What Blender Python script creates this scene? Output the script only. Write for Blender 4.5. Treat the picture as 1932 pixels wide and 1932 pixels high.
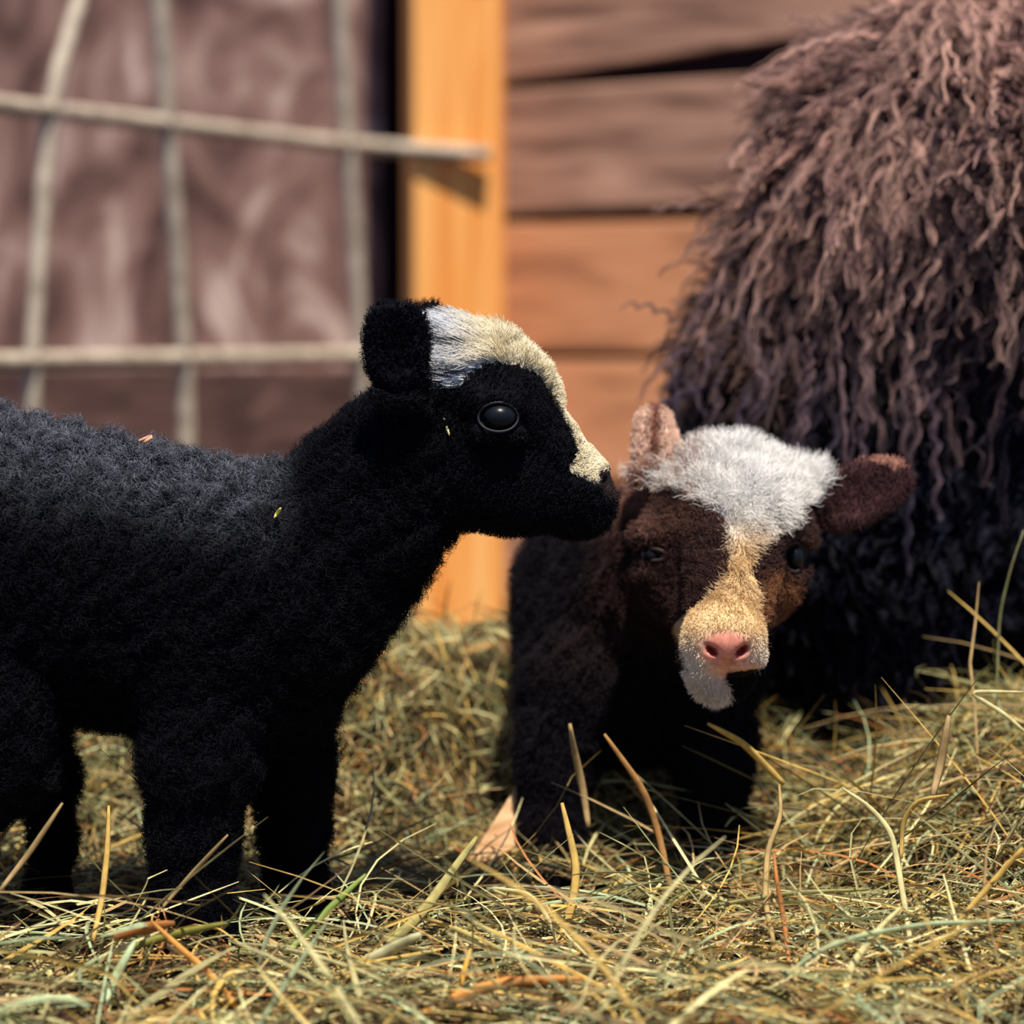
import bpy, math
import numpy as np
from mathutils import Vector

for o in list(bpy.data.objects):
    bpy.data.objects.remove(o, do_unlink=True)
SC = bpy.context.scene
COL = SC.collection

# ------------------------------------------------------------------ camera, sky, sun, exposure
F = 4500.0                      # focal length in pixels of the 1932 px frame
CAM_H = 0.44
PITCH = math.atan(286.0 / F)
cam_d = bpy.data.cameras.new('camera')
cam = bpy.data.objects.new('camera', cam_d)
COL.objects.link(cam)
cam.location = (0, 0, CAM_H)
cam.rotation_euler = (math.pi / 2 - PITCH, 0, 0)
cam_d.sensor_width = 36.0
cam_d.lens = 36.0 * F / 1932.0
cam_d.clip_start = 0.05
cam_d.clip_end = 60
cam_d.dof.use_dof = True
cam_d.dof.focus_distance = 1.82
cam_d.dof.aperture_fstop = (cam_d.lens / 1000.0) / 0.0245
SC.camera = cam

world = bpy.data.worlds.new('sky')
SC.world = world
world.use_nodes = True
bg = world.node_tree.nodes['Background']
bg.inputs[0].default_value = (0.40, 0.55, 1.0, 1)
bg.inputs[1].default_value = 0.46

sun_d = bpy.data.lights.new('sun', 'SUN')
sun = bpy.data.objects.new('sun', sun_d)
COL.objects.link(sun)
sun_d.energy = 7.2
sun_d.color = (1.0, 0.90, 0.76)
sun_d.angle = math.radians(0.6)
to_sun = Vector((0.09, -0.36, 0.93))
sun.rotation_euler = to_sun.to_track_quat('Z', 'Y').to_euler()

SC.view_settings.view_transform = 'Standard'
SC.view_settings.look = 'None'
SC.view_settings.gamma = 1
SC.view_settings.exposure = 0.0
SC.view_settings.use_curve_mapping = False
SC.cycles.max_bounces = 6
SC.cycles.diffuse_bounces = 3
SC.cycles.glossy_bounces = 2
SC.cycles.transparent_max_bounces = 4

# ------------------------------------------------------------------ helpers
CT, ST = math.cos(PITCH), math.sin(PITCH)


def at(px, py, Y):
    """point of the place that lies Y metres in front of the camera's foot."""
    a = (px - 966) / F
    b = -(py - 966) / F
    t = Y / (CT + b * ST)
    return np.array([a * t, Y, CAM_H + t * (b * CT - ST)])


def M(px, Y):
    return px * Y / F


def lin(r, g, b):
    def f(c):
        c = c / 255.0
        return c / 12.92 if c <= 0.04045 else ((c + 0.055) / 1.055) ** 2.4
    return (f(r), f(g), f(b))


def tag(o, label=None, cat=None, group=None, kind=None):
    if label: o['label'] = label
    if cat: o['category'] = cat
    if group: o['group'] = group
    if kind: o['kind'] = kind
    return o


def link(name, data, parent=None):
    o = bpy.data.objects.new(name, data)
    COL.objects.link(o)
    if parent is not None:
        o.parent = parent
        o.matrix_parent_inverse = parent.matrix_world.inverted()
    return o


def empty(name, loc):
    o = bpy.data.objects.new(name, None)
    COL.objects.link(o)
    o.location = loc
    o.empty_display_size = 0.05
    bpy.context.view_layer.update()
    return o


def mesh_np(name, V, Q, mat, parent=None, col=None, smooth=True):
    me = bpy.data.meshes.new(name)
    V = np.asarray(V, dtype=np.float32); Q = np.asarray(Q, dtype=np.int32)
    k = Q.shape[1]
    me.vertices.add(len(V)); me.vertices.foreach_set('co', V.ravel())
    me.loops.add(Q.size); me.loops.foreach_set('vertex_index', Q.ravel())
    me.polygons.add(len(Q))
    me.polygons.foreach_set('loop_start', np.arange(0, Q.size, k, dtype=np.int32))
    me.polygons.foreach_set('loop_total', np.full(len(Q), k, dtype=np.int32))
    me.polygons.foreach_set('use_smooth', np.full(len(Q), smooth))
    me.update(calc_edges=True)
    me.validate()
    if col is not None:
        ca = me.color_attributes.new('col', 'FLOAT_COLOR', 'POINT')
        c4 = np.ones((len(V), 4), dtype=np.float32); c4[:, :3] = col
        ca.data.foreach_set('color', c4.ravel())
    if mat: me.materials.append(mat)
    return link(name, me, parent)


class MB:
    """collects boxes and tubes into one mesh"""
    def __init__(s): s.v = []; s.f = []
    def box(s, c, size, rz=0.0, ry=0.0, jit=0.0, rng=None):
        c = np.array(c); hx, hy, hz = [q / 2 for q in size]
        n = len(s.v)
        for dx in (-hx, hx):
            for dy in (-hy, hy):
                for dz in (-hz, hz):
                    x, y, z = dx, dy, dz
                    if rng is not None:
                        z += rng.uniform(-jit, jit)
                    x, z = x * math.cos(ry) + z * math.sin(ry), -x * math.sin(ry) + z * math.cos(ry)
                    x, y = x * math.cos(rz) - y * math.sin(rz), x * math.sin(rz) + y * math.cos(rz)
                    s.v.append(c + (x, y, z))
        for q in ((0, 1, 3, 2), (4, 6, 7, 5), (0, 4, 5, 1), (2, 3, 7, 6), (0, 2, 6, 4), (1, 5, 7, 3)):
            s.f.append([n + i for i in q])
    def tube(s, pts, rad, seg=8):
        pts = np.array(pts, float); n0 = len(s.v); m = len(pts)
        rad = np.broadcast_to(np.array(rad, float), (m,))
        tg = np.gradient(pts, axis=0); tg /= np.linalg.norm(tg, axis=1)[:, None] + 1e-9
        ref = np.array([0, 1.0, 0.1])
        for i in range(m):
            u = np.cross(tg[i], ref); u /= np.linalg.norm(u) + 1e-9
            w = np.cross(tg[i], u)
            for j in range(seg):
                a = 2 * math.pi * j / seg
                s.v.append(pts[i] + rad[i] * (math.cos(a) * u + math.sin(a) * w))
        for i in range(m - 1):
            for j in range(seg):
                a = n0 + i * seg + j; b = n0 + i * seg + (j + 1) % seg
                s.f.append([a, b, b + seg, a + seg])
        for e, o in ((0, 1), (m - 1, -1)):
            ring = [n0 + e * seg + j for j in range(seg)]
            for j in range(1, seg - 2, 2):
                s.f.append([ring[0], ring[j], ring[j + 1], ring[(j + 2) % seg]][::o])
    def build(s, name, mat, parent=None, smooth=False, bevel=0.0):
        o = mesh_np(name, s.v, s.f, mat, parent, smooth=smooth)
        if bevel:
            b = o.modifiers.new('bevel', 'BEVEL'); b.width = bevel; b.segments = 2
        return o


def noise3(P, freq, seed=0, oct=3):
    """cheap smooth vector noise, about -1..1"""
    rng = np.random.default_rng(seed)
    out = np.zeros_like(P)
    for k in range(oct * 3):
        for c in range(3):
            d = rng.normal(size=3); d /= np.linalg.norm(d)
            f = freq * (1.0 + 0.6 * k / 3) * rng.uniform(0.7, 1.3)
            out[:, c] += np.sin(P @ d * f + rng.uniform(0, 6.28))
    return out / math.sqrt(oct * 3 * 0.5) * 0.6


def in_poly(x, y, poly):
    poly = np.array(poly, float); r = np.zeros(len(x), bool)
    j = len(poly) - 1
    for i in range(len(poly)):
        xi, yi = poly[i]; xj, yj = poly[j]
        c = ((yi > y) != (yj > y)) & (x < (xj - xi) * (y - yi) / (yj - yi + 1e-9) + xi)
        r ^= c; j = i
    return r


def nrm(a): return a / (np.linalg.norm(a, axis=-1, keepdims=True) + 1e-9)

# ------------------------------------------------------------------ implicit body modeller
class Body:
    def __init__(s, lo, hi, h):
        s.lo = np.array(lo, float); s.h = h
        s.n = np.ceil((np.array(hi) - s.lo) / h).astype(int) + 1
        s.f = np.full(s.n, 0.05, dtype=np.float32)
    def _win(s, lo, hi):
        a = np.clip(np.floor((np.array(lo) - s.lo) / s.h).astype(int), 0, s.n - 1)
        b = np.clip(np.ceil((np.array(hi) - s.lo) / s.h).astype(int) + 1, 1, s.n)
        if (b <= a).any(): return None, None
        g = np.meshgrid(*[s.lo[i] + s.h * np.arange(a[i], b[i]) for i in range(3)], indexing='ij')
        return (slice(a[0], b[0]), slice(a[1], b[1]), slice(a[2], b[2])), g
    def _mix(s, w, d, k, sub):
        f = s.f[w]
        if sub:
            d = -d; hh = np.clip(0.5 - 0.5 * (f - d) / k, 0, 1)
            s.f[w] = f * (1 - hh) + d * hh + k * hh * (1 - hh)
        else:
            hh = np.clip(0.5 + 0.5 * (f - d) / k, 0, 1)
            s.f[w] = f * (1 - hh) + d * hh - k * hh * (1 - hh)
    def cap(s, a, b, ra, rb, k=0.02, sy=1.0, sub=False):
        a = np.array(a, float); b = np.array(b, float)
        R = max(ra, rb) + 0.05 + k
        w, g = s._win(np.minimum(a, b) - R, np.maximum(a, b) + R)
        if w is None: return
        ba = b - a; L = (ba ** 2).sum() + 1e-12
        X, Y, Z = g[0] - a[0], g[1] - a[1], g[2] - a[2]
        t = np.clip((X * ba[0] + Y * ba[1] + Z * ba[2]) / L, 0, 1)
        d = np.sqrt((X - t * ba[0]) ** 2 + ((Y - t * ba[1]) * sy) ** 2 + (Z - t * ba[2]) ** 2) - (ra + (rb - ra) * t)
        s._mix(w, d, k, sub)
    def ell(s, c, axes, rad, k=0.008, sub=False):
        c = np.array(c, float); A = nrm(np.array(axes, float)); rad = np.array(rad, float)
        R = rad.max() + 0.03 + k
        w, g = s._win(c - R, c + R)
        if w is None: return
        D = [g[i] - c[i] for i in range(3)]
        q = [D[0] * A[j][0] + D[1] * A[j][1] + D[2] * A[j][2] for j in range(3)]
        k0 = np.sqrt(sum((q[j] / rad[j]) ** 2 for j in range(3)))
        k1 = np.sqrt(sum((q[j] / rad[j] ** 2) ** 2 for j in range(3))) + 1e-6
        s._mix(w, k0 * (k0 - 1) / k1, k, sub)
    def mesh(s):
        f = s.f
        f[0] = f[-1] = 0.05; f[:, 0] = f[:, -1] = 0.05; f[:, :, 0] = f[:, :, -1] = 0.05
        ins = f < 0
        c = np.zeros(s.n - 1, dtype=np.int8)
        for i in (0, 1):
            for j in (0, 1):
                for k in (0, 1):
                    c += ins[i:s.n[0] - 1 + i, j:s.n[1] - 1 + j, k:s.n[2] - 1 + k]
        act = (c > 0) & (c < 8)
        I = np.argwhere(act)
        idx = np.full(s.n - 1, -1, dtype=np.int32); idx[act] = np.arange(len(I))
        S = np.zeros((len(I), 3)); N = np.zeros(len(I))
        cor = [(i, j, k) for i in (0, 1) for j in (0, 1) for k in (0, 1)]
        for a in cor:
            for b in cor:
                df = np.subtract(b, a)
                if df.sum() == 1 and (df >= 0).all():
                    fa = f[tuple((I + a).T)]; fb = f[tuple((I + b).T)]
                    m = (fa < 0) != (fb < 0)
                    t = np.where(m, fa / np.where(m, fa - fb, 1), 0)
                    S += m[:, None] * (np.array(a) + t[:, None] * df); N += m
        V = s.lo + s.h * (I + S / N[:, None])
        Q = []
        for ax in range(3):
            u, v = (ax + 1) % 3, (ax + 2) % 3
            sl0 = [slice(1, -1)] * 3; sl1 = [slice(1, -1)] * 3
            sl0[ax] = slice(0, -1); sl1[ax] = slice(1, None)
            A = ins[tuple(sl0)]; B = ins[tuple(sl1)]
            E = np.argwhere(A != B); fl = A[tuple(E.T)]
            off = np.ones(3, int); off[ax] = 0
            E = E + off
            eu = np.zeros(3, int); eu[u] = 1
            ev = np.zeros(3, int); ev[v] = 1
            q = np.stack([idx[tuple((E - eu - ev).T)], idx[tuple((E - ev).T)], idx[tuple(E.T)], idx[tuple((E - eu).T)]], 1)
            q[~fl] = q[~fl][:, ::-1]
            Q.append(q)
        Q = np.concatenate(Q)
        return V, Q[(Q >= 0).all(1)]


def vnormals(V, Q):
    n = np.cross(V[Q[:, 2]] - V[Q[:, 0]], V[Q[:, 3]] - V[Q[:, 1]])
    N = np.zeros_like(V)
    for i in range(4): np.add.at(N, Q[:, i], n)
    return nrm(N)


def scatter(V, Q, N, count, rng, wfn=None):
    a = V[Q[:, 0]]; b = V[Q[:, 1]]; c = V[Q[:, 2]]; d = V[Q[:, 3]]
    ar = 0.5 * np.linalg.norm(np.cross(c - a, d - b), axis=1)
    if wfn is not None: ar = ar * wfn((a + c) * 0.5)
    cs = np.cumsum(ar); pick = np.searchsorted(cs, rng.uniform(0, cs[-1], count)); pick = np.minimum(pick, len(Q) - 1)
    u = rng.uniform(size=(count, 1)); v = rng.uniform(size=(count, 1))
    P = (a[pick] * (1 - u) + b[pick] * u) * (1 - v) + (d[pick] * (1 - u) + c[pick] * u) * v
    NN = nrm(N[Q[pick, 0]] + N[Q[pick, 2]])
    return P, NN


def hair_obj(name, pts, rad, col, mat, parent):
    """pts (n,k,3), rad (n,k), col (n,3)"""
    n, k, _ = pts.shape
    hc = bpy.data.hair_curves.new(name)
    hc.add_curves([k] * n)
    hc.attributes['position'].data.foreach_set('vector', pts.astype(np.float32).ravel())
    ra = hc.attributes.get('radius') or hc.attributes.new('radius', 'FLOAT', 'POINT')
    ra.data.foreach_set('value', rad.astype(np.float32).ravel())
    ca = hc.attributes.new('col', 'FLOAT_COLOR', 'CURVE')
    c4 = np.ones((n, 4), dtype=np.float32); c4[:, :3] = col
    ca.data.foreach_set('color', c4.ravel())
    hc.materials.append(mat)
    o = link(name, hc, parent)
    return o


def strands(P, N, L, comb, rng, k=5, r0=0.00022, lift=0.5, curl=0.0, turns=1.5, coh=120.0, seed=1, droop=0.0, wig=0.15):
    n = len(P)
    nz = noise3(P, coh, seed, 2)
    D = nrm(N * lift + comb + nz * 0.45 + rng.normal(size=(n, 3)) * wig)
    below = (D * N).sum(1)
    D = nrm(D + N * np.clip(0.15 - below, 0, 1)[:, None])
    A = nrm(np.cross(D, N) + 1e-4); B = np.cross(D, A)
    ph = noise3(P, coh * 0.8, seed + 7, 2)[:, 0] * 6 + rng.normal(size=n) * 0.5
    t = np.linspace(0, 1, k)
    pts = np.zeros((n, k, 3))
    L = np.broadcast_to(L, (n,))
    curl = np.broadcast_to(curl, (n,))
    for i, ti in enumerate(t):
        an = ph + turns * 6.283 * ti
        am = (curl * ti)[:, None]
        pts[:, i] = P + D * (L * ti)[:, None] + (A * np.cos(an)[:, None] + B * np.sin(an)[:, None] - A * np.cos(ph)[:, None] * (1 - ti)) * am
        pts[:, i, 2] -= droop * L * ti * ti
    pts[:, 0] -= N * 0.001
    rad = np.broadcast_to(r0, (n,))[:, None] * (1 - 0.75 * t ** 2)[None, :]
    return pts, rad

# ------------------------------------------------------------------ materials
def nt(name):
    m = bpy.data.materials.new(name); m.use_nodes = True
    t = m.node_tree; b = t.nodes['Principled BSDF']
    return m, t, b


def m_attr(name, rough=0.7, spec=0.3, sheen=0.0, bump=0.0, scale=300.0, mul=(1, 1, 1), var=0.0, trans=0.0):
    m, t, b = nt(name)
    a = t.nodes.new('ShaderNodeAttribute'); a.attribute_name = 'col'
    c = a.outputs['Color']
    if var:
        tc = t.nodes.new('ShaderNodeTexCoord')
        n = t.nodes.new('ShaderNodeTexNoise'); n.inputs['Scale'].default_value = scale; n.inputs['Detail'].default_value = 4
        t.links.new(tc.outputs['Object'], n.inputs['Vector'])
        r = t.nodes.new('ShaderNodeMapRange'); r.inputs[1].default_value = 0.3; r.inputs[2].default_value = 0.7
        r.inputs[3].default_value = 1 - var; r.inputs[4].default_value = 1 + var
        t.links.new(n.outputs['Fac'], r.inputs[0])
        mx = t.nodes.new('ShaderNodeVectorMath'); mx.operation = 'SCALE'
        t.links.new(c, mx.inputs[0]); t.links.new(r.outputs[0], mx.inputs['Scale'])
        c = mx.outputs[0]
    t.links.new(c, b.inputs['Base Color'])
    b.inputs['Roughness'].default_value = rough
    b.inputs['Specular IOR Level'].default_value = spec
    if sheen:
        b.inputs['Sheen Weight'].default_value = sheen
        b.inputs['Sheen Roughness'].default_value = 0.5
    if trans:
        tr = t.nodes.new('ShaderNodeBsdfTranslucent'); t.links.new(c, tr.inputs[0])
        ms = t.nodes.new('ShaderNodeMixShader'); ms.inputs[0].default_value = trans
        out = t.nodes['Material Output']
        t.links.new(b.outputs[0], ms.inputs[1]); t.links.new(tr.outputs[0], ms.inputs[2])
        t.links.new(ms.outputs[0], out.inputs[0])
    return m


def m_noise(name, stops, scale=(1, 1, 1), freq=6.0, detail=6.0, dist=0.0, rough=0.8, spec=0.2, bump=0.3, bdist=0.004, grain=None):
    """stops: (pos, rgb) ramp over stretched noise"""
    m, t, b = nt(name)
    tc = t.nodes.new('ShaderNodeTexCoord'); mp = t.nodes.new('ShaderNodeMapping')
    mp.inputs['Scale'].default_value = scale
    t.links.new(tc.outputs['Object'], mp.inputs['Vector'])
    n = t.nodes.new('ShaderNodeTexNoise'); n.inputs['Scale'].default_value = freq
    n.inputs['Detail'].default_value = detail; n.inputs['Distortion'].default_value = dist
    t.links.new(mp.outputs[0], n.inputs['Vector'])
    r = t.nodes.new('ShaderNodeValToRGB')
    while len(r.color_ramp.elements) < len(stops): r.color_ramp.elements.new(0.5)
    for e, (p, c) in zip(r.color_ramp.elements, stops):
        e.position = p; e.color = (*c, 1)
    t.links.new(n.outputs['Fac'], r.inputs[0])
    t.links.new(r.outputs[0], b.inputs['Base Color'])
    b.inputs['Roughness'].default_value = rough; b.inputs['Specular IOR Level'].default_value = spec
    bp = t.nodes.new('ShaderNodeBump'); bp.inputs['Strength'].default_value = bump; bp.inputs['Distance'].default_value = bdist
    t.links.new(n.outputs['Fac'], bp.inputs['Height']); t.links.new(bp.outputs[0], b.inputs['Normal'])
    return m


def m_plain(name, c, rough=0.6, spec=0.3, **kw):
    m, t, b = nt(name)
    b.inputs['Base Color'].default_value = (*c, 1)
    b.inputs['Roughness'].default_value = rough; b.inputs['Specular IOR Level'].default_value = spec
    for k, v in kw.items(): b.inputs[k].default_value = v
    return m


MAT = {}
MAT['fur'] = m_attr('fur', rough=0.55, spec=0.12)
MAT['wool'] = m_attr('wool', rough=0.6, spec=0.2)
MAT['skin'] = m_attr('skin', rough=0.8, spec=0.1, var=0.25, scale=200)
MAT['hay'] = m_attr('hay', rough=0.6, spec=0.25, var=0.25, scale=90, trans=0.25)
MAT['eye'] = m_plain('eye', (0.006, 0.008, 0.012), 0.3, 0.18)
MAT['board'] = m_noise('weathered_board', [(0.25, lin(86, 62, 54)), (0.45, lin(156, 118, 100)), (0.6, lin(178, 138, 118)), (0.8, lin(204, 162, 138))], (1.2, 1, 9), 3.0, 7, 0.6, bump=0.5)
MAT['board_warm'] = m_noise('warm_board', [(0.25, lin(130, 86, 64)), (0.5, lin(204, 142, 102)), (0.8, lin(214, 158, 120))], (1.2, 1, 9), 3.0, 7, 0.5, bump=0.5)  # boards of a warmer orange-brown tone
MAT['backing'] = m_plain('dark_backing', lin(40, 30, 34), 0.9, 0.1)
MAT['panel'] = m_noise('flaking_panel', [(0.3, lin(70, 50, 46)), (0.46, lin(122, 92, 85)), (0.56, lin(146, 116, 108)), (0.68, lin(200, 176, 166))], (2.2, 1, 1.1), 2.6, 3.5, 1.6, bump=0.4)
MAT['base_shade'] = m_noise('base_shade', [(0.3, lin(60, 42, 42)), (0.6, lin(98, 72, 66)), (0.75, lin(130, 104, 96))], (2, 1, 5), 3.0, 5, 0.8)
MAT['post'] = m_noise('orange_post', [(0.3, lin(216, 124, 50)), (0.45, lin(246, 164, 84)), (0.6, lin(255, 190, 112)), (0.8, lin(255, 208, 140))], (26, 26, 0.7), 1.6, 4, 0.5, rough=0.6, bump=0.25, bdist=0.002)
MAT['wire'] = m_noise('galvanised_wire', [(0.3, lin(150, 138, 122)), (0.7, lin(200, 188, 170))], (1, 1, 1), 30, 3, 0, rough=0.5)
MAT['soil'] = m_noise('trodden_litter', [(0.3, lin(14, 11, 7)), (0.55, lin(36, 30, 19)), (0.75, lin(70, 60, 38))], (1, 1, 1), 60, 6, 0.5, rough=0.95, bump=0.8, bdist=0.01)
MAT['offcut'] = m_noise('pale_timber', [(0.3, lin(176, 132, 92)), (0.6, lin(222, 182, 138)), (0.8, lin(238, 208, 170))], (3, 3, 14), 5, 6, 0.4, bump=0.4)

# ------------------------------------------------------------------ ground
def smooth(a, b, x):
    t = np.clip((x - a) / (b - a), 0, 1); return t * t * (3 - 2 * t)


def gz(x, y):
    x = np.asarray(x, float); y = np.asarray(y, float)
    crest = 0.085 + 0.075 * smooth(-0.36, -0.12, x) * (1 - smooth(0.12, 0.3, x))
    z = crest * (1 - smooth(2.45, 3.1, y)) * smooth(2.04, 2.30, y + 0.04 * np.sin(x * 9) - 0.10 * smooth(0.0, 0.15, x) - 0.13 * np.exp(-((x + 0.02) / 0.055) ** 2))
    z = z - 0.17 * smooth(2.45, 4.6, y)
    z = np.where(x > 0.2, np.maximum(z, (0.125 * smooth(0.2, 0.5, x)) * smooth(1.68, 2.12, y) - 0.3 * smooth(2.5, 4.6, y)), z)
    z = z + 0.010 * np.sin(x * 23 + 1) * np.sin(y * 19) + 0.006 * np.sin(x * 51 + y * 37)
    return z - 0.012


gx = np.linspace(-2.6, 2.6, 130); gy = np.linspace(0.6, 5.9, 120)
GX, GY = np.meshgrid(gx, gy, indexing='ij')
V = np.stack([GX, GY, gz(GX, GY) - 0.012], -1).reshape(-1, 3)
ii = np.arange(129)[:, None] * 120 + np.arange(119)[None, :]
Q = np.stack([ii, ii + 120, ii + 121, ii + 1], -1).reshape(-1, 4)
tag(mesh_np('ground', V, Q, MAT['soil']), kind='structure')

# ------------------------------------------------------------------ walls
rng = np.random.default_rng(5)
WR = -0.30          # the right wall comes nearer towards the right
def wall_y(x): return 5.2 + WR * x
m1 = MB(); m2 = MB()
edges = [-0.30, -0.10, 0.17, 0.450, 0.745, 1.03, 1.31, 1.59, 1.88, 2.16, 2.5]
tilt = [0, 0, 0, 0.0, -0.03, -0.11, -0.12, -0.1, -0.08, -0.06]
for i in range(len(edges) - 1):
    z0, z1 = edges[i], edges[i + 1]
    gap = 0.020 if i != 4 else 0.026
    cx = 1.23; L = 2.66
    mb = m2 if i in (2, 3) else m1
    # tilted boards turn about their left end
    mb.box((cx, wall_y(cx) + rng.uniform(-0.004, 0.006), (z0 + z1) / 2 - math.tan(tilt[i]) * L / 2), (L, 0.034, z1 - z0 - gap), rz=math.atan(WR), ry=tilt[i])
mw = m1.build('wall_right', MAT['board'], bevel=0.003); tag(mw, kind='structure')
ms = m2.build('warm_boards', MAT['board_warm'], mw, bevel=0.003)
mb = MB(); mb.box((1.25, wall_y(1.25) + 0.06, 1.1), (2.8, 0.03, 2.9), rz=math.atan(WR)); mb.build('wall_backing', MAT['backing'], mw)
mb = MB(); mb.box((-1.85, 5.52, 1.56), (3.10, 0.03, 2.3)); wl = mb.build('wall_left', MAT['panel']); tag(wl, kind='structure')
mb = MB(); mb.box((-0.2, 5.62, 1.1), (0.5, 0.03, 2.9)); mb.build('wall_recess', MAT['backing'], wl)  # dark sheet standing in for the shadow gap beside the post
mb = MB(); mb.box((-1.78, 5.49, 0.06), (3.3, 0.05, 0.72)); tag(mb.build('base_shade_left', MAT['base_shade'], bevel=0.004), kind='structure')  # added dark plank whose colour carries the shadow at the wall base

# ------------------------------------------------------------------ post
pb = at(855, 1180, 5.0)
mb = MB(); mb.box((pb[0], 5.07, 1.1), (0.190, 0.190, 2.8), rz=math.radians(9))
tag(mb.build('fence_post', MAT['post'], bevel=0.006), 'square orange timber post standing behind the black lamb, wire panel ending on it', 'post')

# ------------------------------------------------------------------ wire fence
def fence_pt(px, py):
    Y = 3.9 + min(px, 740) / 740.0 * 1.055
    return at(px, py, Y)
fr = empty('wire_fence', (fence_pt(300, 680)[0], fence_pt(300, 680)[1], 0))
tag(fr, 'grey wire mesh fence panel of large squares behind the black lamb', 'fence')
def wire(ps, r):
    ps = np.array(ps, float); t = np.linspace(0, 1, len(ps)); tt = np.linspace(0, 1, 24)
    w = [fence_pt(a, b) for a, b in zip(np.interp(tt, t, ps[:, 0]), np.interp(tt, t, ps[:, 1]))]
    mb = MB(); mb.tube(w, r, 8); mb.build('wire', MAT['wire'], fr, smooth=True)
wire([(-500, 130), (0, 198), (300, 232), (640, 272), (925, 292)], 0.0155)
wire([(-500, 690), (0, 682), (350, 676), (688, 670)], 0.0160)
wire([(-500, -560), (0, -300), (925, -120)], 0.0155)
wire([(-500, 1170), (0, 1150), (500, 1110), (690, 1090)], 0.0145)
wire([(292, -500), (300, 0), (318, 240), (335, 480), (350, 700), (358, 1250)], 0.0155)
wire([(610, -500), (640, 0), (655, 260), (672, 480), (684, 700), (690, 1200)], 0.0155)
wire([(235, -500), (160, -30), (112, 130), (90, 250), (60, 700), (60, 1250)], 0.0145)
wire([(-260, -500), (-255, 1250)], 0.0145)

# ------------------------------------------------------------------ hay
HC = {  # straw colours, and how common each is
    'green': lin(152, 152, 104), 'olive': lin(112, 110, 70), 'gold': lin(206, 174, 96), 'pale': lin(222, 214, 156),
    'rust': lin(178, 118, 66), 'brown': lin(92, 70, 46), 'mint': lin(176, 192, 150), 'tan': lin(176, 150, 104)}


def ribbons(P0, head, pitch, L, W, C, rng, k=6, bend=0.6, follow=True):
    n = len(P0); t = np.linspace(0, 1, k)
    pts = np.zeros((n, k, 3)); p = P0.copy(); h = head.copy(); pi = pitch.copy()
    dh = rng.normal(size=n) * bend; dp = -np.abs(rng.normal(size=n)) * bend * 0.8
    kink = rng.integers(1, k, n); ka = rng.normal(size=n) * 0.7 * (rng.uniform(size=n) < 0.35)
    for i in range(k):
        pts[:, i] = p
        st = (L / (k - 1))
        h = h + dh / (k - 1) + ka * (kink == i); pi = pi + dp / (k - 1)
        p = p + np.stack([np.cos(h) * np.cos(pi), np.sin(h) * np.cos(pi), np.sin(pi)], -1) * st[:, None]
    if follow:
        g = gz(pts[:, :, 0], pts[:, :, 1]) + 0.002 + 0.012 * rng.uniform(size=(n, 1))
        g = np.maximum(pts[:, :, 2], g)
        pts[:, :, 2] = g
    tg = nrm(np.gradient(pts, axis=1))
    up = np.zeros((n, 1, 3)); up[:, 0, 2] = 1
    up = nrm(up + rng.normal(size=(n, 1, 3)) * 0.6)
    side = nrm(np.cross(tg, up)); nn = np.cross(side, tg)
    prof = (np.sin(np.clip(t * 0.86 + 0.12, 0, 1) * math.pi) ** 0.45)
    w = W[:, None] * prof[None, :] * 0.5
    Lf = pts - side * w[..., None]; Rt = pts + side * w[..., None]; Md = pts + nn * w[..., None] * 0.5
    V = np.stack([Lf, Md, Rt], 2).reshape(n, k * 3, 3)
    base = np.arange(n)[:, None, None] * (k * 3)
    q = []
    for i in range(k - 1):
        for j in range(2):
            a = i * 3 + j
            q.append([a, a + 1, a + 4, a + 3])
    Q = (base + np.array(q)[None]).reshape(-1, 4)
    Cv = np.repeat(C, k * 3, axis=0)
    return V.reshape(-1, 3), Q, Cv


def colours(n, rng, names, w):
    w = np.array(w, float); w /= w.sum()
    tb = np.array([HC[c] for c in names])
    c = tb[rng.choice(len(names), n, p=w)]
    return c * rng.uniform(0.5, 1.35, (n, 1))


def merge(parts):
    v, q, c, o = [], [], [], 0
    for V, Q, C in parts:
        v.append(V); q.append(Q + o); c.append(C); o += len(V)
    return np.concatenate(v), np.concatenate(q), np.concatenate(c)


rng = np.random.default_rng(11)
parts = []
ALL = ['green', 'olive', 'gold', 'pale', 'rust', 'brown', 'mint', 'tan']
def bed(n, x0, x1, y0, y1, lift, Lr, Wr, w, pitch=0.25, bend=0.7, k=6, head=None):
    x = rng.uniform(x0, x1, n); y = rng.uniform(y0, y1, n)
    z = gz(x, y) + rng.uniform(0, 1, n) ** 1.5 * lift
    P0 = np.stack([x, y, z], -1)
    hd = rng.uniform(0, 6.283, n) if head is None else head + rng.normal(size=n) * 0.5 + (rng.uniform(size=n) < 0.5) * 3.1416
    parts.append(ribbons(P0, hd, rng.normal(size=n) * pitch + 0.05, rng.uniform(*Lr, n), rng.uniform(*Wr, n), colours(n, rng, ALL, w), rng, k, bend))
WB = [5, 4, 6, 4, 1, 2, 1.5, 6]
bed(3600, -0.75, 0.75, 1.40, 2.15, 0.008, (0.05, 0.14), (0.0013, 0.0030), [1, 6, 0.5, 0.1, 0.5, 12, 0.1, 0.8])
bed(2300, -0.75, 0.75, 1.40, 2.15, 0.034, (0.06, 0.18), (0.0013, 0.0030), WB, 0.3)
bed(1300, -0.7, 0.7, 1.42, 1.85, 0.040, (0.08, 0.20), (0.0014, 0.0036), [4, 2, 5, 6, 1.5, 1, 3, 4], 0.4)
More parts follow.
